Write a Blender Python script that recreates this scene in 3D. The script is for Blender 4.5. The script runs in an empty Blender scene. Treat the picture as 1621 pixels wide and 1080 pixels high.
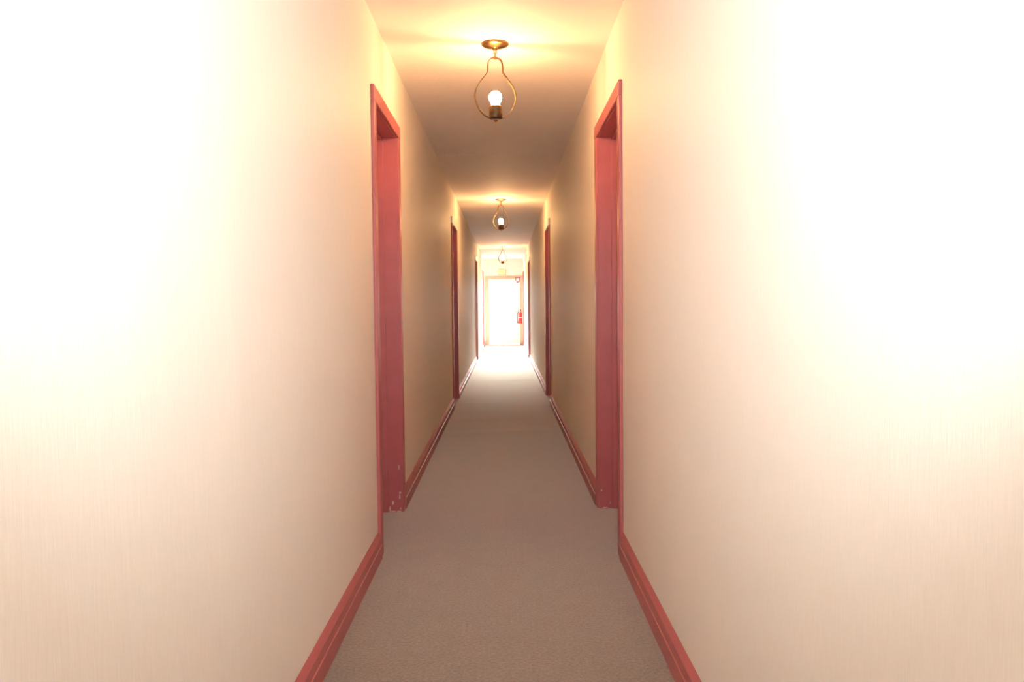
import bpy, bmesh, math, random
from mathutils import Matrix, Vector

random.seed(7)
SC = bpy.context.scene
COL = SC.collection
PI = math.pi

# ------------------------------------------------------------------ camera
EYE = 1.121                     # eye height above the carpet
F_PX = 1250.0                   # focal length in pixels of the 1621 x 1080 frame
ROLL = 0.0095
cam_d = bpy.data.cameras.new('camera')
cam = bpy.data.objects.new('camera', cam_d)
COL.objects.link(cam)
cam_d.sensor_fit = 'HORIZONTAL'
cam_d.sensor_width = 36.0
cam_d.lens = 36.0 * F_PX / 1621.0
cam_d.clip_start = 0.02
yc = Vector((-11.5, 57.0, -F_PX)).normalized()          # the corridor's axis, seen by the camera
zc = Vector((-math.sin(ROLL), math.cos(ROLL), 0.0))
zc = (zc - yc * zc.dot(yc)).normalized()
xc = yc.cross(zc)
R = Matrix((xc, yc, zc))                                # rows: world axes in camera axes
cam.matrix_world = Matrix.Translation((0, 0, EYE)) @ R.to_4x4()
SC.camera = cam

# ------------------------------------------------------------------ daylight outside, flash at the camera, exposure
world = bpy.data.worlds.new('overcast_sky')
SC.world = world
world.use_nodes = True
bg = world.node_tree.nodes['Background']
bg.inputs['Color'].default_value = (1.0, 0.985, 0.96, 1)
bg.inputs['Strength'].default_value = 8.5


def spot(name, loc, direction, watts, angle, blend, size, color):
    d = bpy.data.lights.new(name, 'SPOT')
    d.energy = watts
    d.spot_size = math.radians(angle)
    d.spot_blend = blend
    d.shadow_soft_size = size
    d.color = color
    o = bpy.data.objects.new(name, d)
    COL.objects.link(o)
    o.location = loc
    o.rotation_euler = Vector(direction).to_track_quat('-Z', 'Y').to_euler()
    return o


# the photographer's flash: most of it tilted up and bounced off the ceiling, some spilling forwards
spot('flash_bounce', (0.0, -0.08, EYE + 0.22), (0.0, 0.30, 1.0), 50.0, 105, 0.8, 0.03, (0.93, 0.975, 1.0))
spot('flash_spill', (0.01, -0.02, EYE + 0.22), (0.0, 1.0, 0.27), 58.0, 110, 1.0, 0.015, (0.93, 0.975, 1.0))

# low hazy sun beyond the far door
sun_d = bpy.data.lights.new('hazy_sun', 'SUN')
sun_d.energy = 16.5
sun_d.angle = math.radians(12)
sun_d.color = (1.0, 0.95, 0.86)
sun = bpy.data.objects.new('hazy_sun', sun_d)
COL.objects.link(sun)
sun.rotation_euler = Vector((0.0, -math.cos(math.radians(13)), -math.sin(math.radians(13)))).to_track_quat('-Z', 'Y').to_euler()

SC.view_settings.view_transform = 'Standard'
SC.view_settings.look = 'None'
SC.view_settings.gamma = 1.0
SC.view_settings.use_curve_mapping = False
SC.view_settings.exposure = 1.7
SC.cycles.diffuse_bounces = 9
SC.cycles.max_bounces = 10
SC.cycles.adaptive_threshold = 0.045
SC.cycles.transparent_max_bounces = 12

# ------------------------------------------------------------------ dimensions
XL, XR = -0.573, 0.513          # faces of the two long walls
H = 2.40
Y0, Y1 = -3.0, 22.0             # corridor from the wall behind the photographer to the end wall
THICK = 0.16
CASE_W, CASE_T = 0.066, 0.015
DOOR_TOP = 2.085                # top of the head casing
LAMP_X = -0.036

# near and far outer edge of every door casing along the corridor
DOORS_L = [(3.47, 4.33), (8.58, 9.52), (15.45, 16.40), (20.45, 21.30)]
DOORS_R = [(3.43, 4.36), (8.85, 9.75), (15.95, 16.90), (20.75, 21.60)]


# ------------------------------------------------------------------ materials
def mat(name):
    m = bpy.data.materials.new(name)
    m.use_nodes = True
    nt = m.node_tree
    b = nt.nodes['Principled BSDF']
    return m, nt, b


def nd(nt, kind, **kw):
    n = nt.nodes.new(kind)
    for k, v in kw.items():
        if k in n.inputs:
            n.inputs[k].default_value = v
        else:
            setattr(n, k, v)
    return n


def coords(nt, scale):
    tc = nd(nt, 'ShaderNodeTexCoord')
    mp = nd(nt, 'ShaderNodeMapping')
    mp.inputs['Scale'].default_value = scale
    nt.links.new(tc.outputs['Object'], mp.inputs['Vector'])
    return mp.outputs['Vector']


def noise(nt, vec, scale, detail=3.0, rough=0.55):
    n = nd(nt, 'ShaderNodeTexNoise')
    n.inputs['Scale'].default_value = scale
    n.inputs['Detail'].default_value = detail
    n.inputs['Roughness'].default_value = rough
    nt.links.new(vec, n.inputs['Vector'])
    return n.outputs['Fac']


def ramp(nt, fac, stops):
    r = nd(nt, 'ShaderNodeValToRGB')
    e = r.color_ramp.elements
    while len(e) < len(stops):
        e.new(0.5)
    for el, (p, c) in zip(e, stops):
        el.position = p
        el.color = (*c, 1)
    nt.links.new(fac, r.inputs['Fac'])
    return r.outputs['Color']


def bump(nt, fac, strength, dist, normal=None):
    b = nd(nt, 'ShaderNodeBump')
    b.inputs['Strength'].default_value = strength
    b.inputs['Distance'].default_value = dist
    nt.links.new(fac, b.inputs['Height'])
    if normal is not None:
        nt.links.new(normal, b.inputs['Normal'])
    return b.outputs['Normal']


def make_wall():
    m, nt, b = mat('cream_woven_wallpaper')
    fib = noise(nt, coords(nt, (1, 60, 3)), 6.0, 2.0)          # vertical threads
    wav = noise(nt, coords(nt, (1, 5.5, 0.12)), 1.0, 1.0)      # slow vertical ripples of the hung paper
    col = ramp(nt, fib, [(0.30, (0.825, 0.765, 0.690)), (0.70, (0.865, 0.808, 0.735))])
    nt.links.new(col, b.inputs['Base Color'])
    h = nd(nt, 'ShaderNodeMath', operation='MULTIPLY_ADD')
    nt.links.new(wav, h.inputs[0])
    h.inputs[1].default_value = 9.0
    nt.links.new(fib, h.inputs[2])
    nt.links.new(bump(nt, h.outputs[0], 0.35, 0.0013), b.inputs['Normal'])
    b.inputs['Roughness'].default_value = 0.58
    b.inputs['Specular IOR Level'].default_value = 0.4
    return m


def make_ceiling():
    m, nt, b = mat('off_white_ceiling_paint')
    n = noise(nt, coords(nt, (1, 1, 1)), 2.2, 3.0)
    col = ramp(nt, n, [(0.3, (0.83, 0.762, 0.722)), (0.7, (0.87, 0.802, 0.762))])
    nt.links.new(col, b.inputs['Base Color'])
    rough = noise(nt, coords(nt, (1, 1, 1)), 34.0, 2.0)
    nt.links.new(bump(nt, rough, 0.35, 0.004), b.inputs['Normal'])
    b.inputs['Roughness'].default_value = 0.7
    return m


def make_paint(name, lo, hi, rough):
    m, nt, b = mat(name)
    n = noise(nt, coords(nt, (1, 1, 1)), 7.0, 4.0)
    nt.links.new(ramp(nt, n, [(0.3, lo), (0.7, hi)]), b.inputs['Base Color'])
    f = noise(nt, coords(nt, (60, 60, 5)), 2.0, 3.0)
    nt.links.new(bump(nt, f, 0.10, 0.001), b.inputs['Normal'])
    b.inputs['Roughness'].default_value = rough
    return m


def make_carpet():
    m, nt, b = mat('taupe_loop_carpet')
    fine = noise(nt, coords(nt, (1, 1, 1)), 95.0, 3.0, 0.75)
    patch = noise(nt, coords(nt, (1, 1, 1)), 9.0, 5.0, 0.72)
    cf = ramp(nt, fine, [(0.30, (0.095, 0.067, 0.054)), (0.70, (0.285, 0.215, 0.178))])
    cp = ramp(nt, patch, [(0.30, (0.80, 0.80, 0.82)), (0.72, (1.0, 0.99, 0.97))])
    mx = nd(nt, 'ShaderNodeMix', data_type='RGBA', blend_type='MULTIPLY')
    mx.inputs[0].default_value = 1.0
    nt.links.new(cf, mx.inputs[6])
    nt.links.new(cp, mx.inputs[7])
    nt.links.new(mx.outputs[2], b.inputs['Base Color'])
    nt.links.new(bump(nt, fine, 0.5, 0.003), b.inputs['Normal'])
    b.inputs['Roughness'].default_value = 0.9
    b.inputs['Specular IOR Level'].default_value = 0.15
    b.inputs['Sheen Weight'].default_value = 0.85
    b.inputs['Sheen Roughness'].default_value = 0.5
    b.inputs['Sheen Tint'].default_value = (1.0, 0.92, 0.82, 1)
    return m


def make_metal(name, lo, hi, rough):
    m, nt, b = mat(name)
    n = noise(nt, coords(nt, (1, 1, 1)), 40.0, 3.0)
    nt.links.new(ramp(nt, n, [(0.35, lo), (0.7, hi)]), b.inputs['Base Color'])
    b.inputs['Metallic'].default_value = 1.0
    b.inputs['Roughness'].default_value = rough
    return m


def make_emit(name, color, strength, base=(0.8, 0.8, 0.8)):
    m, nt, b = mat(name)
    n = noise(nt, coords(nt, (1, 1, 1)), 3.0, 1.0)
    lo = tuple(c * 0.96 for c in color)
    nt.links.new(ramp(nt, n, [(0.3, lo), (0.7, color)]), b.inputs['Emission Color'])
    b.inputs['Emission Strength'].default_value = strength
    b.inputs['Base Color'].default_value = (*base, 1)
    return m


def make_glass():
    m = bpy.data.materials.new('clear_door_glass')
    m.use_nodes = True
    nt = m.node_tree
    nt.nodes.clear()
    out = nd(nt, 'ShaderNodeOutputMaterial')
    tr = nd(nt, 'ShaderNodeBsdfTransparent')
    tr.inputs['Color'].default_value = (0.95, 0.97, 0.96, 1)
    gl = nd(nt, 'ShaderNodeBsdfGlossy')
    gl.inputs['Roughness'].default_value = 0.02
    fr = nd(nt, 'ShaderNodeFresnel')
    fr.inputs['IOR'].default_value = 1.45
    mx = nd(nt, 'ShaderNodeMixShader')
    nt.links.new(fr.outputs['Fac'], mx.inputs[0])
    nt.links.new(tr.outputs[0], mx.inputs[1])
    nt.links.new(gl.outputs[0], mx.inputs[2])
    nt.links.new(mx.outputs[0], out.inputs['Surface'])
    return m


M_WALL = make_wall()
M_CEIL = make_ceiling()
M_RED = make_paint('dusty_red_gloss_paint', (0.43, 0.112, 0.116), (0.48, 0.132, 0.136), 0.38)
M_PALE = make_paint('pale_cream_gloss', (0.80, 0.73, 0.65), (0.85, 0.78, 0.70), 0.38)  # paler tone for the head casings past the nearest doors
M_WHITE = make_paint('white_door_paint', (0.80, 0.79, 0.76), (0.84, 0.83, 0.80), 0.4)
M_BEIGE = make_paint('beige_frame_paint', (0.50, 0.38, 0.27), (0.56, 0.43, 0.31), 0.5)
M_CHIP = make_paint('bare_pale_undercoat', (0.66, 0.54, 0.47), (0.78, 0.66, 0.58), 0.7)
M_CARPET = make_carpet()
M_BRASS = make_metal('aged_brass', (0.34, 0.20, 0.09), (0.58, 0.37, 0.17), 0.34)
M_STRAP = make_metal('shaded_aged_brass', (0.20, 0.12, 0.055), (0.34, 0.21, 0.095), 0.4)  # same brass, with the strap ring's unlit look put into a darker colour
M_SOCKET = make_metal('dark_bronze_socket', (0.10, 0.065, 0.04), (0.17, 0.11, 0.06), 0.5)
M_STEEL = make_metal('brushed_steel', (0.55, 0.55, 0.55), (0.66, 0.66, 0.65), 0.3)
M_BULB = make_emit('glowing_bulb_glass', (1.0, 0.575, 0.24), 152.0)
M_EXIT = make_emit('backlit_yellow_green', (0.62, 0.80, 0.10), 0.9, (0.55, 0.65, 0.12))
M_EXTING = make_paint('fire_red_enamel', (0.62, 0.03, 0.03), (0.70, 0.05, 0.04), 0.3)
M_BLACK = make_paint('black_rubber', (0.03, 0.03, 0.03), (0.05, 0.05, 0.05), 0.6)
M_SIGNRED = make_paint('dull_sign_red', (0.30, 0.07, 0.08), (0.34, 0.09, 0.10), 0.5)
M_GLASS = make_glass()


# ------------------------------------------------------------------ mesh helpers
def box(bm, x0, x1, y0, y1, z0, z1):
    x0, x1 = min(x0, x1), max(x0, x1)
    y0, y1 = min(y0, y1), max(y0, y1)
    v = [bm.verts.new((x, y, z)) for z in (z0, z1) for y in (y0, y1) for x in (x0, x1)]
    for q in ((0, 2, 3, 1), (4, 5, 7, 6), (0, 1, 5, 4), (2, 6, 7, 3), (0, 4, 6, 2), (1, 3, 7, 5)):
        bm.faces.new([v[i] for i in q])


def boxes(*args):
    bm = bmesh.new()
    for a in args:
        box(bm, *a)
    return bm


def bevel(bm, w, seg=2):
    bmesh.ops.bevel(bm, geom=list(bm.edges), offset=w, segments=seg, affect='EDGES', profile=0.5)
    return bm


def prism(prof, y0, y1, side):
    """profile of (distance from the wall, height) swept along the corridor"""
    bm = bmesh.new()
    a = [bm.verts.new((side * d, y0, z)) for d, z in prof]
    b = [bm.verts.new((side * d, y1, z)) for d, z in prof]
    n = len(prof)
    for i in range(n):
        j = (i + 1) % n
        bm.faces.new((a[i], a[j], b[j], b[i]))
    bm.faces.new(a)
    bm.faces.new(b)
    bmesh.ops.recalc_face_normals(bm, faces=bm.faces)
    return bm


def lathe(prof, seg=32):
    """(radius, z) profile turned about z"""
    bm = bmesh.new()
    rings = []
    for r, z in prof:
        if r < 1e-6:
            rings.append([bm.verts.new((0, 0, z))])
        else:
            rings.append([bm.verts.new((r * math.cos(2 * PI * k / seg), r * math.sin(2 * PI * k / seg), z)) for k in range(seg)])
    for p, q in zip(rings, rings[1:]):
        for k in range(seg):
            l = (k + 1) % seg
            if len(p) == 1 and len(q) == 1:
                continue
            if len(p) == 1:
                bm.faces.new((p[0], q[l], q[k]))
            elif len(q) == 1:
                bm.faces.new((p[k], p[l], q[0]))
            else:
                bm.faces.new((p[k], p[l], q[l], q[k]))
    bmesh.ops.recalc_face_normals(bm, faces=bm.faces)
    for f in bm.faces:
        f.smooth = True
    return bm


def tube(pts, r, closed=False, seg=10):
    bm = bmesh.new()
    n = len(pts)
    P = [Vector(p) for p in pts]
    rings = []
    prev = None
    for i in range(n):
        if closed:
            t = (P[(i + 1) % n] - P[i - 1]).normalized()
        else:
            t = (P[min(i + 1, n - 1)] - P[max(i - 1, 0)]).normalized()
        if prev is None:
            u = t.orthogonal().normalized()
        else:
            u = (prev - t * prev.dot(t)).normalized()
        prev = u
        w = t.cross(u)
        rings.append([bm.verts.new(P[i] + (u * math.cos(2 * PI * k / seg) + w * math.sin(2 * PI * k / seg)) * r) for k in range(seg)])
    for i in range(n if closed else n - 1):
        p, q = rings[i], rings[(i + 1) % n]
        for k in range(seg):
            l = (k + 1) % seg
            bm.faces.new((p[k], p[l], q[l], q[k]))
    if not closed:
        bm.faces.new(rings[0])
        bm.faces.new(rings[-1])
    bmesh.ops.recalc_face_normals(bm, faces=bm.faces)
    for f in bm.faces:
        f.smooth = True
    return bm


def band(outline, half_w, t):
    """flat metal strap: closed outline of (x, z), width along y, thickness outwards"""
    bm = bmesh.new()
    n = len(outline)
    P = [Vector((x, 0, z)) for x, z in outline]
    rings = []
    for i in range(n):
        tg = (P[(i + 1) % n] - P[i - 1]).normalized()
        nm = Vector((tg.z, 0, -tg.x))
        rings.append([bm.verts.new(P[i] + Vector((0, s * half_w, 0)) + nm * o) for s, o in ((-1, 0), (1, 0), (1, t), (-1, t))])
    for i in range(n):
        p, q = rings[i], rings[(i + 1) % n]
        for k in range(4):
            l = (k + 1) % 4
            bm.faces.new((p[k], p[l], q[l], q[k]))
    bmesh.ops.recalc_face_normals(bm, faces=bm.faces)
    return bm


def catmull(ctrl, sub, closed=True):
    out = []
    n = len(ctrl)
    for i in range(n if closed else n - 1):
        if closed:
            p0, p1, p2, p3 = (Vector(ctrl[(i + k) % n]) for k in (-1, 0, 1, 2))
        else:
            p0, p1, p2, p3 = (Vector(ctrl[max(0, min(n - 1, i + k))]) for k in (-1, 0, 1, 2))
        for s in range(sub):
            t = s / sub
            out.append(0.5 * ((2 * p1) + (p2 - p0) * t + (2 * p0 - 5 * p1 + 4 * p2 - p3) * t * t + (3 * p1 - p0 - 3 * p2 + p3) * t ** 3))
    if not closed:
        out.append(Vector(ctrl[-1]))
    return out


def obj(name, bm, m, parent=None, loc=None):
    me = bpy.data.meshes.new(name)
    bm.normal_update()
    bm.to_mesh(me)
    bm.free()
    me.materials.append(m)
    o = bpy.data.objects.new(name, me)
    COL.objects.link(o)
    if parent is not None:
        o.parent = parent
    if loc is not None:
        o.location = loc
    return o


def empty(name, loc, rz=0.0):
    o = bpy.data.objects.new(name, None)
    o.empty_display_size = 0.1
    COL.objects.link(o)
    o.location = loc
    o.rotation_euler = (0, 0, rz)
    return o


def tag(o, label, cat, group=None, kind=None):
    o['label'] = label
    o['category'] = cat
    if group:
        o['group'] = group
    if kind:
        o['kind'] = kind
    return o


# ------------------------------------------------------------------ the shell
def opening(d):
    return d[0] + CASE_W - 0.012, d[1] - CASE_W + 0.012


OPEN_TOP = DOOR_TOP - CASE_W + 0.012


def wall_mesh(x_in, side, doors):
    """side = +1: the room lies towards +x of the wall"""
    x_out = x_in - side * THICK
    bm = bmesh.new()
    y = Y0 - THICK
    for d in doors:
        a, b = opening(d)
        box(bm, x_in, x_out, y, a, 0, H)
        box(bm, x_in, x_out, a, b, OPEN_TOP, H)
        y = b
    box(bm, x_in, x_out, y, Y1 + THICK, 0, H)
    return bm


wl = obj('wall_left', wall_mesh(XL, 1, DOORS_L), M_WALL)
tag(wl, 'long cream papered corridor wall on the left', 'wall', kind='structure')
wr = obj('wall_right', wall_mesh(XR, -1, DOORS_R), M_WALL)
tag(wr, 'long cream papered corridor wall on the right', 'wall', kind='structure')

END_X0, END_X1, END_TOP = -0.455, 0.435, 1.90
we = obj('wall_end', boxes((XL, END_X0, Y1, Y1 + THICK, 0, H), (END_X1, XR, Y1, Y1 + THICK, 0, H),
                           (END_X0, END_X1, Y1, Y1 + THICK, END_TOP, H)), M_WALL)
tag(we, 'bright cream end wall around the far glazed door', 'wall', kind='structure')
wb = obj('wall_back', boxes((XL, XR, Y0 - THICK, Y0, 0, H)), M_WALL)
tag(wb, 'cream wall closing the corridor behind the viewer', 'wall', kind='structure')

# ceiling: two runs of board, the farther one a few millimetres lower at the joint
SEAM = 6.8
ce = obj('ceiling', boxes((XL - THICK, XR + THICK, Y0 - THICK, SEAM, H, H + 0.12),
                          (XL - THICK, XR + THICK, SEAM, Y1 + THICK, H - 0.0015, H + 0.12)), M_CEIL)
tag(ce, 'off-white textured corridor ceiling with a faint cross joint', 'ceiling', kind='structure')


# carpet: a gridded sheet with low cross ripples where it has stretched
def carpet():
    bm = bmesh.new()
    nx, ny = 16, 520
    x0, x1, y0, y1 = XL - THICK, XR + THICK, Y0 - THICK, Y1 + THICK
    rip = [(6.9, 0.004, 0.10), (7.7, 0.003, 0.14), (8.9, 0.005, 0.12), (10.2, 0.004, 0.16), (11.8, 0.006, 0.18), (13.6, 0.004, 0.2)]
    rows = []
    for j in range(ny + 1):
        y = y0 + (y1 - y0) * j / ny
        row = []
        for i in range(nx + 1):
            x = x0 + (x1 - x0) * i / nx
            z = 0.0
            for c, a, w in rip:
                z += a * math.exp(-((y - c - 0.10 * math.sin(2.7 * x + c)) / w) ** 2) * (0.6 + 0.4 * math.cos(3 * x + c))
            if x < XL + 0.03 or x > XR - 0.03:
                z = 0.0
            row.append(bm.verts.new((x, y, z)))
        rows.append(row)
    for a, b in zip(rows, rows[1:]):
        for i in range(nx):
            f = bm.faces.new((a[i], a[i + 1], b[i + 1], b[i]))
            f.smooth = True
    return bm


fl = obj('floor', carpet(), M_CARPET)
tag(fl, 'taupe loop-pile carpet running the length of the corridor', 'carpet', kind='structure')

# pale paving outside, under the open sky
gb = boxes((-30, 30, Y1 + THICK, Y1 + 60, -0.12, -0.02), (-30, XL - THICK, -10, Y1 + THICK, -0.12, -0.02), (XR + THICK, 30, -10, Y1 + THICK, -0.12, -0.02))
gr = obj('ground', gb, make_paint('pale_concrete', (0.32, 0.31, 0.29), (0.40, 0.39, 0.36), 0.9))
tag(gr, 'pale paving outside, seen blown out through the glass', 'paving', kind='structure')

# ------------------------------------------------------------------ baseboards
PROF = [(0, 0), (0.019, 0), (0.019, 0.060), (0.0165, 0.0615), (0.0155, 0.064), (0.0155, 0.096), (0.001, 0.117), (0, 0.117)]


def baseboards(name, x, side, doors, where):
    root = empty(name, (x, 0, 0))
    tag(root, 'dusty red moulded baseboard along the %s wall' % where, 'baseboard', kind='structure')
    y = Y0
    for d in doors:
        obj('board', prism(PROF, y, d[0], side), M_RED, root)
        y = d[1]
    obj('board', prism(PROF, y, Y1, side), M_RED, root)


baseboards('baseboard_left', XL, 1, DOORS_L, 'left')
baseboards('baseboard_right', XR, -1, DOORS_R, 'right')


# ------------------------------------------------------------------ doors along the corridor
def corridor_door(n, x, side, d, label, pale_head=False, glazed=False):
    """local frame: +x out of the wall into the corridor (times side), y along it, origin at the near foot"""
    y0, y1 = d
    w = y1 - y0
    root = empty('door_%d' % n, (x, y0, 0))
    tag(root, label, 'door', kind='structure')
    s = side
    JT = 0.016                                     # jamb thickness showing past the casing
    ja, jb = CASE_W - 0.012, w - CASE_W + 0.012    # rough opening
    jt = OPEN_TOP
    top = DOOR_TOP
    # casings
    for a, b in ((0, CASE_W), (w - CASE_W, w)):
        obj('side_casing', bevel(boxes((0, s * CASE_T, a, b, 0, top - CASE_W)), 0.003), M_RED, root)
    hc = obj('head_casing', bevel(boxes((0, s * (CASE_T + 0.001), 0, w, top - CASE_W, top)), 0.003), M_PALE if pale_head else M_RED, root)
    if pale_head:
        hc['label'] = 'pale cream head casing'
    # jambs lining the wall
    dep = -s * THICK
    obj('side_jamb', boxes((s * 0.002, dep, ja, ja + JT, 0, jt)), M_RED, root)
    obj('side_jamb', boxes((s * 0.002, dep, jb - JT, jb, 0, jt)), M_RED, root)
    obj('head_jamb', boxes((s * 0.002, dep, ja + JT, jb - JT, jt - JT, jt)), M_RED, root)
    # stops
    s0, s1, st = -s * 0.068, -s * 0.106, 0.013
    ia, ib, it = ja + JT, jb - JT, jt - JT
    obj('door_stop', bevel(boxes((s0, s1, ia, ia + st, 0, it)), 0.002), M_RED, root)
    obj('door_stop', bevel(boxes((s0, s1, ib - st, ib, 0, it)), 0.002), M_RED, root)
    obj('door_stop', bevel(boxes((s0, s1, ia + st, ib - st, it - st, it)), 0.002), M_RED, root)
    # leaf, shut against the stops
    l0, l1 = -s * 0.107, -s * 0.147
    la, lb, lt, lz = ia + 0.003, ib - 0.003, it - 0.003, 0.0
    if not glazed:
        leaf = obj('door_leaf', bevel(boxes((l0, l1, la, lb, lz, lt)), 0.002), M_RED, root)
    else:
        sw = 0.075
        leaf = obj('door_leaf', boxes((l0, l1, la, la + sw, lz, lt), (l0, l1, lb - sw, lb, lz, lt),
                                      (l0, l1, la + sw, lb - sw, lz, 0.18), (l0, l1, la + sw, lb - sw, lt - sw, lt)), M_WHITE, root)
        mid = -s * 0.127
        obj('glass_pane', boxes((mid - 0.003, mid + 0.003, la + sw, lb - sw, 0.18, lt - sw)), M_GLASS, leaf)
    return root


NEAR_L = corridor_door(1, XL, 1, DOORS_L[0], 'nearest red door frame on the left, chipped at its foot')
NEAR_R = corridor_door(2, XR, -1, DOORS_R[0], 'nearest red door frame on the right wall')
corridor_door(3, XL, 1, DOORS_L[1], 'second red door along the left wall, pale head casing', pale_head=True)
corridor_door(4, XR, -1, DOORS_R[1], 'second red door along the right wall, pale head casing', pale_head=True)
corridor_door(5, XL, 1, DOORS_L[2], 'third red door along the left wall, pale head casing', pale_head=True)
corridor_door(6, XR, -1, DOORS_R[2], 'third red door along the right wall, pale head casing', pale_head=True)
corridor_door(7, XL, 1, DOORS_L[3], 'thin red frame of the farthest left door, by the bright end', pale_head=True, glazed=True)
corridor_door(8, XR, -1, DOORS_R[3], 'thin frame of the farthest right door, beside the extinguisher', pale_head=True, glazed=True)


# knocked paint on the feet of the nearest frames: small bare patches with ragged outlines
def chip(root, x, y, z, w, h, seed):
    rnd = random.Random(seed)
    bm = bmesh.new()
    n = 9
    front, back = [], []
    for k in range(n):
        a = 2 * PI * k / n
        r = 0.72 + 0.4 * rnd.random()
        px, pz = x + 0.5 * w * r * math.cos(a), max(0.0015, z + 0.5 * h * r * math.sin(a))
        front.append(bm.verts.new((px, y - 0.0007, pz)))
        back.append(bm.verts.new((px, y + 0.0012, pz)))
    for k in range(n):
        l = (k + 1) % n
        bm.faces.new((front[k], front[l], back[l], back[k]))
    bm.faces.new(front)
    bm.faces.new(back)
    bmesh.ops.recalc_face_normals(bm, faces=bm.faces)
    o = obj('paint_chip', bm, M_CHIP, root)
    o['label'] = 'bare pale patch of chipped paint'


jl = (DOORS_L[0][1] - DOORS_L[0][0]) - CASE_W + 0.012 - 0.016         # jamb face turned to the camera
for i, (x, z, w, h) in enumerate([(-0.046, 0.050, 0.011, 0.024), (-0.062, 0.016, 0.006, 0.032), (-0.045, 0.004, 0.03, 0.006),
                                  (-0.012, 0.004, 0.03, 0.005), (-0.008, 0.085, 0.007, 0.030), (-0.006, 0.105, 0.010, 0.012),
                                  (-0.010, 0.245, 0.004, 0.034), (-0.004, 0.018, 0.006, 0.014)]):
    chip(NEAR_L, x, jl, z, w, h, i)
jr = (DOORS_R[0][1] - DOORS_R[0][0]) - CASE_W + 0.012 - 0.016
for i, (x, z, w, h) in enumerate([(0.008, 0.100, 0.008, 0.014), (0.058, 0.030, 0.005, 0.014), (0.030, 0.004, 0.03, 0.005)]):
    chip(NEAR_R, x, jr, z, w, h, 40 + i)

# ------------------------------------------------------------------ the far door
end = empty('door_9', (0, Y1, 0))
tag(end, 'bright glazed door with beige frame closing the far end', 'door', kind='structure')
obj('side_casing', bevel(boxes((-0.535, -0.435, -0.02, 0.0, 0, 1.845)), 0.003), M_BEIGE, end)
obj('side_casing', bevel(boxes((0.415, 0.505, -0.02, 0.0, 0, 1.845)), 0.003), M_BEIGE, end)
obj('head_casing', bevel(boxes((-0.535, 0.505, -0.021, 0.0, 1.845, 1.935)), 0.003), M_BEIGE, end)
obj('threshold', bevel(boxes((-0.455, 0.435, -0.03, 0.10, 0.0, 0.028)), 0.003), M_BEIGE, end)
obj('frame_lining', boxes((-0.455, -0.43, 0.0, THICK, 0.028, 1.90), (0.41, 0.435, 0.0, THICK, 0.028, 1.90), (-0.43, 0.41, 0.0, THICK, 1.875, 1.90)), M_BEIGE, end)
lf = obj('door_leaf', boxes((-0.427, -0.335, 0.03, 0.07, 0.034, 1.872), (0.315, 0.407, 0.03, 0.07, 0.034, 1.872),
                            (-0.335, 0.315, 0.03, 0.07, 0.034, 0.20), (-0.335, 0.315, 0.03, 0.07, 1.78, 1.872)), M_WHITE, end)
obj('glass_pane', boxes((-0.335, 0.315, 0.047, 0.053, 0.20, 1.78)), M_GLASS, lf)
pb = obj('push_bar', bevel(boxes((-0.38, 0.36, -0.035, -0.005, 0.895, 0.925)), 0.006), M_WHITE, end)
for xx in (-0.39, 0.25):
    obj('bracket', bevel(boxes((xx, xx + 0.09, -0.02, 0.03, 0.865, 0.955)), 0.006), M_STEEL, pb)




def portal(name, loc, rot, sx, sy):
    """marks a glazed opening so that the sky beyond it is sampled cleanly; emits nothing itself"""
    d = bpy.data.lights.new(name, 'AREA')
    d.shape = 'RECTANGLE'
    d.size, d.size_y = sx, sy
    d.cycles.is_portal = True
    o = bpy.data.objects.new(name, d)
    COL.objects.link(o)
    o.location = loc
    o.rotation_euler = rot


portal('sky_portal', (-0.01, Y1 + 0.16, 0.99), (-PI / 2, 0, 0), 0.66, 1.60)
portal('sky_portal', (XL - 0.17, sum(DOORS_L[3]) / 2, 1.05), (0, -PI / 2, 0), 1.80, 0.60)
portal('sky_portal', (XR + 0.17, sum(DOORS_R[3]) / 2, 1.05), (0, PI / 2, 0), 1.80, 0.60)

# ------------------------------------------------------------------ ceiling lamps
def sym(pts):
    left = [(-x, z) for x, z in reversed(pts) if x > 1e-6]
    return pts + left


STRAP = catmull([(Vector((x, z)).to_3d()) for x, z in sym([
    (0.0, -0.068), (0.022, -0.071), (0.036, -0.088), (0.040, -0.115), (0.042, -0.138), (0.063, -0.168), (0.086, -0.198),
    (0.101, -0.232), (0.105, -0.265), (0.095, -0.300), (0.072, -0.335), (0.040, -0.359), (0.0, -0.367)])], 5)
STRAP = [(p.x, p.y) for p in STRAP]


def link(rx, rz, r, z, turned):
    pts = []
    for k in range(24):
        a = 2 * PI * k / 24
        u, v = rx * math.cos(a), rz * math.sin(a)
        pts.append((0, u, z + v) if turned else (u, 0, z + v))
    return tube(pts, r, closed=True, seg=8)


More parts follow.
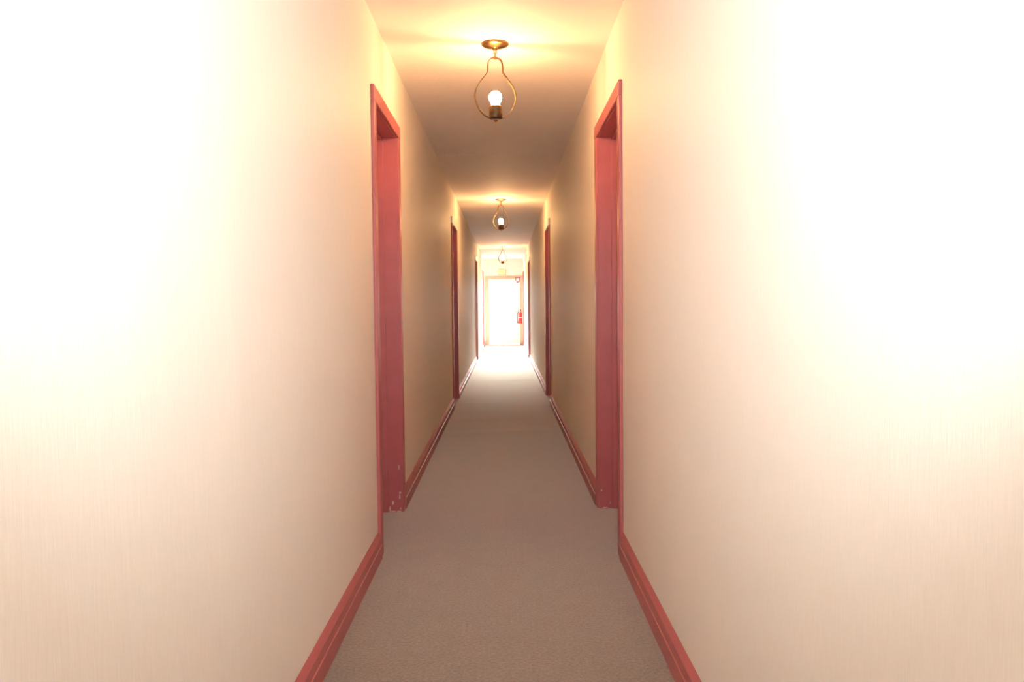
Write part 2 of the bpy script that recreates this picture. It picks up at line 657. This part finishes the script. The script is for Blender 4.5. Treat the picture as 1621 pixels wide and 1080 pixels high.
def build_lamp():
    root = empty('ceiling_lamp', (0, 0, 0))
    can = obj('canopy', lathe([(0.0, 0.0), (0.067, 0.0), (0.0675, -0.004), (0.064, -0.009), (0.052, -0.014), (0.036, -0.019),
                               (0.020, -0.022), (0.013, -0.024), (0.012, -0.030), (0.008, -0.034), (0.0, -0.034)], 48), M_BRASS, root)
    obj('canopy_loop', link(0.008, 0.009, 0.0022, -0.040, False), M_BRASS, can)
    obj('chain_link', link(0.0065, 0.013, 0.0022, -0.054, True), M_BRASS, root)
    obj('chain_link', link(0.008, 0.008, 0.0022, -0.069, False), M_BRASS, root)
    obj('strap_ring', band(STRAP, 0.0085, 0.0045), M_STRAP, root)
    so = obj('socket', lathe([(0.0, -0.364), (0.030, -0.364), (0.0325, -0.360), (0.0325, -0.309), (0.031, -0.303), (0.027, -0.301),
                              (0.027, -0.308), (0.0, -0.308)], 32), M_SOCKET, root)
    obj('finial', lathe([(0.0, -0.368), (0.012, -0.370), (0.010, -0.374), (0.004, -0.379), (0.0, -0.380)], 20), M_BRASS, so)
    prof = []
    for k in range(15):                                   # globe
        a = PI * k / 18
        prof.append((0.0315 * math.sin(a), -0.261 + 0.0315 * math.cos(a)))
    prof += [(0.0220, -0.289), (0.0185, -0.298), (0.0175, -0.3075)]
    obj('bulb', lathe(prof, 24), M_BULB, root)
    return root


def copy_tree(o, parent=None):
    c = o.copy()
    COL.objects.link(c)
    c.parent = parent
    for ch in list(o.children):
        copy_tree(ch, c)
    return c


lamp = build_lamp()
lamps = [lamp, copy_tree(lamp), copy_tree(lamp)]
for o, y, z, rz, lab in zip(lamps, (3.93, 9.62, 17.4), (H, H - 0.0015, H - 0.0015), (0.22, -0.42, 0.55),
                            ('large nearest brass strap-ring ceiling lamp with a lit bulb',
                             'middle brass strap-ring ceiling lamp, above the second pair of doors',
                             'farthest tiny brass strap-ring ceiling lamp, before the bright end door')):
    o.location = (LAMP_X, y, z)
    o.rotation_euler = (0, 0, rz)
    tag(o, lab, 'ceiling lamp', 'pendant lamps along the corridor ceiling')

# ------------------------------------------------------------------ exit sign above the far door
ex = empty('exit_sign', (-0.062, Y1, 1.965))
tag(ex, 'small yellow-green backlit sign on the wall above the far door', 'sign')
obj('housing', bevel(boxes((-0.105, 0.105, -0.05, 0.0, 0.0, 0.145)), 0.006), M_BEIGE, ex)
obj('lit_face', bevel(boxes((-0.090, 0.078, -0.055, -0.048, 0.014, 0.131)), 0.002), M_EXIT, ex)

# ------------------------------------------------------------------ fire extinguisher and the sign above it on the right wall
EY = 21.72
fx = empty('fire_extinguisher', (XR - 0.085, EY, 0.60))
tag(fx, 'red fire extinguisher hung on the right wall beside the far door', 'fire extinguisher')
obj('cylinder', lathe([(0.0, 0.0), (0.052, 0.0), (0.058, 0.008), (0.058, 0.27), (0.052, 0.30), (0.034, 0.322), (0.020, 0.328), (0.018, 0.345), (0.0, 0.345)], 28), M_EXTING, fx)
obj('valve', lathe([(0.0, 0.343), (0.022, 0.343), (0.022, 0.372), (0.012, 0.378), (0.012, 0.39), (0.0, 0.39)], 16), M_BLACK, fx)
obj('lever', bevel(boxes((-0.065, 0.012, -0.009, 0.009, 0.385, 0.396)), 0.003), M_BLACK, fx)
obj('carry_handle', tube([(-0.0, 0, 0.36), (-0.035, 0, 0.368), (-0.062, 0, 0.362)], 0.006), M_BLACK, fx)
obj('hose', tube([tuple(p) for p in catmull([(-0.015, 0, 0.355), (-0.055, 0, 0.33), (-0.074, 0, 0.25), (-0.078, 0, 0.12), (-0.070, 0, 0.06)], 6, False)], 0.009), M_BLACK, fx)
obj('nozzle', lathe([(0.0, 0.0), (0.016, 0.0), (0.011, 0.055), (0.0, 0.055)], 14), M_BLACK, fx, (-0.070, 0, 0.012))
br = obj('wall_bracket', boxes((0.052, 0.085, -0.025, 0.025, 0.05, 0.30), (-0.06, 0.07, -0.064, -0.059, 0.16, 0.185), (0.060, 0.070, -0.06, 0.0, 0.16, 0.185)), M_STEEL, fx)


def sign_panel(w, h, tip):
    """plate outline seen along the corridor: square top, tapered foot"""
    return [(-w, h), (w, h), (w, -h * 0.25), (tip, -h), (-tip, -h), (-w, -h * 0.25)]


def plate(outline, y0, y1):
    bm = bmesh.new()
    a = [bm.verts.new((x, y0, z)) for x, z in outline]
    b = [bm.verts.new((x, y1, z)) for x, z in outline]
    n = len(outline)
    for i in range(n):
        j = (i + 1) % n
        bm.faces.new((a[i], a[j], b[j], b[i]))
    bm.faces.new(a)
    bm.faces.new(b)
    bmesh.ops.recalc_face_normals(bm, faces=bm.faces)
    return bm


sg = empty('equipment_sign', (XR - 0.15, EY - 0.05, 1.81))
tag(sg, 'small dull red bordered sign projecting above the fire extinguisher', 'sign')
obj('border_plate', plate(sign_panel(0.072, 0.078, 0.03), -0.006, 0.006), M_SIGNRED, sg)
obj('pale_centre', plate(sign_panel(0.040, 0.040, 0.018), -0.009, 0.009), M_WHITE, sg)
obj('hanging_arm', boxes((-0.072, 0.15, -0.008, 0.008, 0.128, 0.142)), M_STEEL, sg)
for xx in (-0.05, 0.05):
    obj('hanger', boxes((xx - 0.004, xx + 0.004, -0.004, 0.004, 0.074, 0.13)), M_STEEL, sg)
